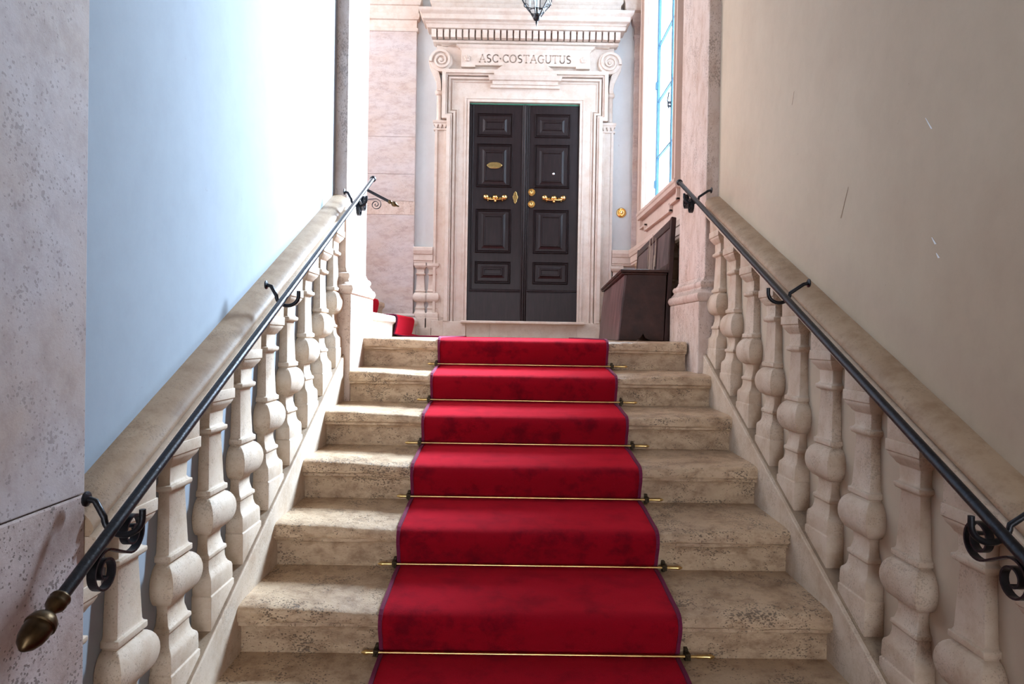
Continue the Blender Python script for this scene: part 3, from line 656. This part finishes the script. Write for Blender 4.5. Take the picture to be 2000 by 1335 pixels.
# brass fittings
def plate(pts, d0, d1, name, mt, parent, label=None):
    o = MB().prism(pts, W, d0, d1).build(name, mt, parent, bevel=.002, smooth=False)
    if label: o['label'] = label
    return o
pl = [(-32.5 + 14.5 * math.cos(a) * (1 + .02 * math.cos(6 * a)), 330.5 + 6.2 * math.sin(a) * (1 + .04 * math.cos(6 * a))) for a in [2 * PI * k / 48 for k in range(48)]]
plate(pl, .018, .044, 'name_plate', 'brass', l1, 'oval brass plate')
def pull(cu, cv, parent):
    m = MB()
    for s in (-1, 1):
        m.lathe([(.004, 0), (.027, .004), (.032, .018), (.030, .028), (.020, .040), (.008, .046)], W(cu + s * 18, cv + 1, .018), (0, -1, 0), 14)
        m.lathe([(.004, 0), (.016, .004), (.018, .016), (.010, .028)], W(cu + s * 9.5, cv - 1.2, .022), (0, -1, 0), 10)
        m.lathe([(.004, 0), (.012, .004), (.012, .018), (.006, .026)], W(cu + s * 14, cv - 5, .020), (0, -1, 0), 10)
        m.tube([W(cu + s * 17, cv - 2, .045), W(cu + s * 9, cv - 4, .056), W(cu, cv - 4, .060)], .008, (0, 0, 1), 8)
    m.lathe([(.004, 0), (.030, .005), (.033, .020), (.028, .035), (.014, .050), (.004, .054)], W(cu, cv + .5, .018), (0, -1, 0), 14)
    m.lathe([(.004, 0), (.018, .005), (.014, .026), (.004, .034)], W(cu, cv - 6, .030), (0, -1, -.2), 10)
    o = m.build('pull_handle', 'brass', parent, smooth=True); o['label'] = 'ornate brass garland handle'; return o
pull(-30, 268, l1); pull(84, 268.5, l2)
es = [(9 + q[0], 269.5 + q[1]) for q in ((0, 12), (2.5, 9), (3.2, 5), (5, 2), (4.6, -2), (3, -5), (2.6, -9), (0, -12.5), (-2.6, -9), (-3, -5), (-4.6, -2), (-5, 2), (-3.2, 5), (-2.5, 9))]
plate(es, .018, .030, 'keyhole_plate', 'brass', l1)
for v in (280, 257):
    MB().lathe([(.040, 0), (.041, .006), (.036, .012), (.030, .012), (.026, .007), (.018, .007), (.016, .018), (.010, .020)], W(40.5, v, .022), (0, -1, 0), 24).build('lock', 'brass', l2, smooth=True)['label'] = 'round brass lock'
MB().lathe([(.012, 0), (.012, .006), (.006, .010)], W(82.5, 316.5, .030), (0, -1, 0), 14).build('peephole', 'silver', l2, smooth=True)
bell = thing('door_bell', W(216.5, 244, 0), 'round polished brass bell push on the plaster right of the door', 'doorbell')
MB().lathe([(.052, 0), (.053, .006), (.046, .016), (.038, .018), (.034, .010), (.026, .008)], W(216.5, 244, 0), (0, -1, 0), 28).build('back_plate', 'brass', bell, smooth=True)
MB().lathe([(.022, .006), (.022, .016), (.016, .022), (.004, .024)], W(216.5, 244, 0), (0, -1, 0), 20).build('push_button', 'brass', bell, smooth=True)

# pilasters on the far wall
t = thing('wall_pilaster', (-1.24, YB, LZ), 'broad pink stone pilaster on the far wall left of the door surround', 'pilaster')
px0, px1 = -1.50, -.997
zs = [.215, 1.28, 1.30, 1.66, 2.055, 3.13]
for a, b, mt in ((.215, 1.235, 'pink'), (1.237, 1.375, 'pillar'), (1.377, 1.655, 'pink'), (1.657, 2.04, 'pink'), (2.042, 3.125, 'pink')):
    MB().box(px0, px1, YB - .060, YB + .01, a, b).build('stone_block', mt, t, bevel=.002)
def PL(z, p): return (z, px0 - p, px1 + p, YB - .06 - p, YB)
MB().stack([PL(-.03, .05), PL(.115, .05)]).build('base_block', 'pink', t, bevel=.003)
MB().stack([PL(.115, .045)] + [PL(.115 + .05 * k / 6, .035 + .014 * math.sin(PI * k / 6)) for k in range(7)] + [PL(.170, .03), PL(.180, .02)] + [PL(.18 + .03 * k / 5, .014 + .010 * math.sin(PI * k / 5)) for k in range(6)] + [PL(.217, .004)]).build('base_moulding', 'pink', t, smooth=True)
MB().stack([PL(3.125, .008), PL(3.14, .014), PL(3.155, .014), PL(3.16, .004), PL(3.17, .0), PL(3.24, .0), PL(3.245, .02), PL(3.27, .03), PL(3.30, .03), PL(3.305, .02), PL(3.38, .02), PL(3.385, .035), PL(3.42, .05), PL(3.50, .05)]).build('capital', 'surround', t)
t = thing('wall_pilaster', (1.28, YB, LZ), 'narrow stone corner pilaster between the doorbell and the window wall', 'pilaster')
def PR(z, p): return (z, 1.262 - p, XW, YB - .05 - p, YB)
MB().stack([PR(.907, 0), PR(3.10, 0)]).build('shaft', 'pink', t, bevel=.002)
MB().stack([PR(3.10, .006), PR(3.13, .014), PR(3.15, .004), PR(3.22, .004), PR(3.26, .03), PR(3.32, .04), PR(3.50, .05)]).build('capital', 'pink', t)
t = MB().stack([(z, 1.145 - p, XW, YB - .16 - p, YB) for z, p in ((3.345, -.01), (3.36, 0), (3.40, .004), (3.43, .012), (3.44, .018), (3.475, .022))]).build('wall_bracket', 'surround')
tag(t, 'small white moulded bracket high in the right corner beside the cornice', 'bracket')

# ------------------------------------------------------------------ landing dado: balustrade relief on far wall and window wall
def flat_baluster(axis_fn, H, name_parent, proto=None):
    pass
def dado_baluster(parent, place, H=.60, mt='surround'):
    k = H / .812; vs = []; fs = []; sc = .78
    for q, (z, hw, p) in enumerate(PROF):
        for (a, b) in ((-hw * sc, 0), (-hw * sc, p), (hw * sc, p), (hw * sc, 0)):
            vs.append(place(a, b, z * k))
    n = len(PROF)
    for a in range(n - 1):
        for j in range(4): fs.append((4 * a + j, 4 * a + (j + 1) % 4, 4 * a + 4 + (j + 1) % 4, 4 * a + 4 + j))
    fs += [(3, 2, 1, 0), (4 * n - 4, 4 * n - 3, 4 * n - 2, 4 * n - 1)]
    return MB().add(vs, fs).build('baluster', mt, parent, smooth=True)
t = thing('wall_balustrade', (-.89, YB, LZ), 'small pale half-baluster railing on the wall between the pink pilaster and door surround', 'balustrade')
MB().box(-1.06, FX(CU - 175.2), YB - .085, YB, LZ - .01, .072).build('base', 'surround', t, bevel=.004)
for x in (-.925, -.800):
    dado_baluster(t, lambda a, b, z, x=x: (x + a, YB - b * 1.1, .072 + z), .672)
RAIL = [(.742, .045), (.748, .055), (.765, .057), (.770, .065), (.83, .065), (.835, .075), (.862, .082), (.868, .085), (.900, .085), (.907, .08)]
MB().stack([(z, -.996, FX(CU - 173.5), YB - p, YB) for z, p in RAIL]).build('rail', 'surround', t)
t = thing('wall_balustrade', (1.2, YB, LZ), 'low half-baluster railing on the wall under the brass doorbell behind the bench', 'balustrade')
MB().box(FX(CU + 175.2), XW, YB - .085, YB, LZ - .01, .072).build('base', 'surround', t, bevel=.004)
for x in (1.115,):
    dado_baluster(t, lambda a, b, z, x=x: (x + a, YB - b * 1.1, .072 + z), .672)
MB().stack([(z, FX(CU + 173.5), XW, YB - p, YB) for z, p in RAIL]).build('rail', 'surround', t)
t = thing('wall_balustrade', (1.28, 5.8, LZ), 'half-baluster railing under the tall window, behind the dark bench', 'balustrade')
MB().box(XW - .085, XW, 4.545, YB - .086, LZ - .01, .072).build('base', 'plaster_pink', t, bevel=.004)
MB().stack([(z, XW - p, XW, 4.545, YB - .086) for z, p in RAIL]).build('rail', 'plaster_pink', t)
for k in range(9):
    y = 4.80 + .275 * k
    if y > 6.95: break
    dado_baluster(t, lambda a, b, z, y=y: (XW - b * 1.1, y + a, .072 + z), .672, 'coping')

# ------------------------------------------------------------------ window in the right wall
win = thing('window_1', (XW, (WY0 + WY1) / 2, WZ0), 'tall bright window with blue-grey frame in the right landing wall', 'window', kind='structure')
FXI = 1.40
m = MB(); m.box(XW + .001, 1.430, WY1 - .012, WY1 - .001, WZ0 + .012, WZ1 - .001).build('reveal', 'white_paint', win)
MB().box(XW + .001, 1.430, WY0 + .001, WY0 + .012, WZ0 + .012, WZ1 - .001).build('reveal', 'white_paint', win)
MB().box(XW - .004, 1.430, WY0 + .001, WY1 - .001, WZ0 + .001, WZ0 + .012).build('sill', 'plaster_pink', win)
fw = .035
for y0, y1 in ((WY1 - .012 - fw, WY1 - .012), (WY0 + .012, WY0 + .012 + fw), (6.005, 6.055)):
    MB().box(FXI, FXI + .028, y0, y1, WZ0 + .012, WZ1 - .012).build('frame_post', 'blue_frame', win, bevel=.004)
for z0, z1 in ((WZ0 + .012, WZ0 + .055), (WZ1 - .06, WZ1 - .012)):
    MB().box(FXI + .002, FXI + .027, WY0 + .012, WY1 - .012, z0, z1).build('frame_rail', 'blue_frame', win, bevel=.004)
for z in (1.74, 2.28, 2.82, 3.36, 3.90):
    MB().box(FXI + .004, FXI + .026, WY0 + .04, WY1 - .04, z - .008, z + .008).build('glazing_bar', 'blue_frame', win)
zz = [WZ0 + .05, 1.74, 2.28, 2.82, 3.36, 3.90, WZ1 - .05]
for a, b in zip(zz[:-1], zz[1:]):
    for y0, y1 in ((WY0 + .047, 6.005), (6.055, WY1 - .047)):
        MB().box(FXI + .022, FXI + .025, y0, y1, a, b).build('pane', 'glass', win)
m = MB()
for k in range(2): m.lathe([(.012, 0), (.012, .02), (.006, .03)], (FXI - .002, 6.03, 2.05 + .03 * k), (-1, 0, 0), 8)
m.tube([(FXI - .02, 6.03, 2.03), (FXI - .03, 6.03, 2.10), (FXI - .02, 6.03, 2.17)], .006, (0, 1, 0), 8).build('latch', 'iron', win)
for z in (1.45, 2.4, 3.3):
    MB().lathe([(.009, 0), (.009, .07)], (FXI - .006, WY1 - .035, z), (0, 0, 1), 8).build('hinge', 'blue_frame', win, smooth=True)
# moulded stone casing round the window and apron with ears below it
cas = thing('window_casing', (XW, 6.03, 1.0), 'pink stone window casing with eared apron on the right landing wall', 'window casing')
def VW(u, v, d): return (XW - d, u, v)
def band(y0, y1, z0, z1, wd, depth, name, open_bottom=False):
    o = [(y0, z0), (y0, z1), (y1, z1), (y1, z0)]; i = [(y1 - wd, z0), (y1 - wd, z1 - wd), (y0 + wd, z1 - wd), (y0 + wd, z0)]
    return MB().prism(o + i, VW, -.002, depth).build(name, 'plaster_pink', cas, bevel=.003)
band(WY0 - .13, WY1 + .13, 1.235, WZ1 + .13, .130, .028, 'casing')
band(WY0 - .15, WY1 + .15, 1.235, WZ1 + .15, .030, .048, 'casing_edge')
band(WY0 - .03, WY1 + .03, 1.235, WZ1 + .03, .024, .040, 'casing_bead')
MB().stack([(z, XW - p, XW, WY0 - .17, WY1 + .17) for z, p in ((1.165, .03), (1.172, .045), (1.20, .05), (1.21, .058), (1.233, .058))]).build('sill_moulding', 'plaster_pink', cas)
path = [(WY0 - .13, 1.165), (WY0 - .13, 1.085), (WY0 + .10, 1.085), (WY0 + .10, 1.035), (WY1 - .10, 1.035), (WY1 - .10, 1.085), (WY1 + .13, 1.085), (WY1 + .13, 1.165)]
m = MB()
for a, b in zip(path[:-1], path[1:]):
    y0, y1 = sorted((a[0], b[0])); z0, z1 = sorted((a[1], b[1]))
    m.box(XW - .030, XW, y0 - .011, y1 + .011, z0 - .011, z1 + .011)
m.build('apron_moulding', 'plaster_pink', cas, bevel=.004)

# ------------------------------------------------------------------ bench against the window wall
bench = thing('wooden_bench', (.95, 5.4, LZ), 'dark old wooden settle bench with high slanting back against the window wall', 'bench')
y0, y1 = 4.60, 6.42
def bx(y, x): return x + (y - y0) * .0625              # the bench stands a little askew
LB = LZ + .003
def slab(profile, ya, yb, name, mt, bev=.004):
    return MB().prism(profile, lambda u, v, d: (bx(d, u), d, v), ya, yb).build(name, mt, bench, bevel=bev)
end = [(.745, LB), (.86, LB), (.893, LB + .018), (.908, LB + .045), (.923, LB + .018), (.96, LB), (1.048, LB), (1.060, .43), (.795, .43)]
slab(end, y0, y0 + .03, 'end_panel', 'bench'); slab(end, y1 - .03, y1, 'end_panel', 'bench')
slab([(.735, LB), (.757, LB), (.795, .425), (.775, .425)], y0 + .004, y1 - .004, 'front_panel', 'bench_back')
slab([(.755, .428), (1.062, .428), (1.062, .440), (.755, .440)], y0 - .012, y1 + .01, 'seat_moulding', 'bench')
slab([(.748, .442), (1.072, .442), (1.072, .462), (.748, .462)], y0 - .018, y1 + .015, 'seat', 'bench')
slab([(1.050, LB), (1.082, LB), (1.118, .815), (1.086, .822)], y0 - .006, y0 + .05, 'back_post', 'bench')
slab([(1.050, LB), (1.082, LB), (1.118, .815), (1.086, .822)], y1 - .05, y1 + .006, 'back_post', 'bench')
slab([(1.072, .462), (1.086, .462), (1.104, .79), (1.090, .79)], y0 + .052, y1 - .052, 'back_panel', 'bench_back')
slab([(1.066, .463), (1.086, .463), (1.090, .51), (1.070, .51)], y0 + .052, y1 - .052, 'back_rail', 'bench')
slab([(1.080, .755), (1.102, .755), (1.106, .812), (1.084, .812)], y0 + .052, y1 - .052, 'back_rail', 'bench')
for yy in (5.18, 5.62):
    slab([(1.068, .51), (1.088, .51), (1.102, .755), (1.082, .755)], yy, yy + .05, 'back_stile', 'bench')
m = MB()
for k in range(14):
    ya = 5.15 + random.random() * .55; za = .50 + random.random() * .1; L = .08 + random.random() * .16
    pts = [(bx(ya + q * .05 * L, 0) + 1.0735 + (za + q * L / 4 - .5) * .055 - .010, ya + q * .06 * L + .01 * random.random(), za + q * L / 4) for q in range(5)]
    m.tube(pts, .0022, (0, 1, 0), 5)
m.build('scratch_marks', 'scratch', bench)['kind'] = 'stuff'

# ------------------------------------------------------------------ hanging lantern
LXc, LY, Lb = .175, 5.20, 2.395
lan = thing('hanging_lantern', (LXc, LY, Lb), 'glass and black metal lantern hanging in front of the door cornice', 'lantern')
def hexa(r, z, k, off=0): a = 2 * PI * (k + off) / 6 + .26; return (LXc + r * math.cos(a), LY + r * math.sin(a), z)
zA, zB, zC_, zD = Lb + .025, Lb + .072, Lb + .138, Lb + .60
for k in range(6):
    MB().tube([hexa(.028, zA, k), hexa(.060, zB, k)], .0045, (.3, .2, 1), 6).build('frame_bar', 'iron', lan)
    MB().tube([hexa(.060, zB, k), hexa(.115, zC_, k)], .0035, (.3, .2, 1), 6).build('frame_bar', 'iron', lan)
    MB().tube([hexa(.115, zC_, k), hexa(.150, zD, k)], .0035, (.3, .2, 1), 6).build('frame_bar', 'iron', lan)
    for (ra, za, rb, zb) in ((.058, zB, .113, zC_), (.113, zC_, .148, zD), (.027, zA, .058, zB)):
        MB().add([hexa(ra, za, k), hexa(ra, za, k + 1), hexa(rb, zb, k + 1), hexa(rb, zb, k)], [(0, 1, 2, 3)]).build('glass_panel', 'lamp_glass', lan, solid=.002)
for r, z in ((.060, zB), (.115, zC_), (.150, zD)):
    MB().tube([hexa(r, z, k % 6) for k in range(7)], .0042, (0, 0, 1), 6).build('frame_ring', 'iron', lan)
MB().lathe([(.001, -.045), (.005, -.03), (.010, -.012), (.006, -.004), (.022, .004), (.030, .022), (.026, .034), (.030, .045), (.014, .055), (.012, .09), (.012, .115), (.004, .118)], (LXc, LY, Lb + .0), (0, 0, 1), 14).build('bottom_finial', 'iron', lan, smooth=True)
MB().lathe([(.155, 0), (.16, .01), (.10, .07), (.05, .12), (.04, .16), (.05, .18), (.02, .22), (.008, .24)], (LXc, LY, zD), (0, 0, 1), 12).build('roof_cap', 'iron', lan, smooth=True)
MB().tube([(LXc, LY, zD + .22), (LXc, LY, 3.9), (LXc, LY, ZC)], .006, (1, 0, 0), 8).build('hanging_rod', 'iron', lan)
MB().lathe([(.012, .02), (.013, .03), (.013, .20), (.004, .21)], (LXc, LY, zB), (0, 0, 1), 12).build('candle_tube', 'candle', lan, smooth=True)
for s in (-1, 1):
    sp = [(LXc + s * (.085 + .022 * (1 - k / 24) * math.cos(math.radians(200 - 22 * k))), LY, Lb + .11 + .022 * (1 - k / 24) * math.sin(math.radians(200 - 22 * k))) for k in range(24)]
    MB().tube(sp, .0025, (0, 1, 0), 6).build('curl', 'iron', lan)

# scuffs on the beige wall
wr = bpy.data.objects['wall_right']
for (y, z, dy, dz, wd, mt) in ((2.45, .443, -.05, .10, .0022, 'coping'), (1.90, .275, .018, .022, .004, 'white_paint'), (1.885, .235, .012, .015, .004, 'white_paint'), (1.93, .605, .03, .04, .0025, 'white_paint'), (2.9, 1.0, -.02, .05, .002, 'coping')):
    MB().add([(WR - .001, y - wd, z), (WR - .001, y + wd, z), (WR - .001, y + dy + wd * .3, z + dz), (WR - .001, y + dy - wd * .3, z + dz)], [(0, 1, 2, 3)]).build('scuff_mark', mt, wr, solid=.0006)
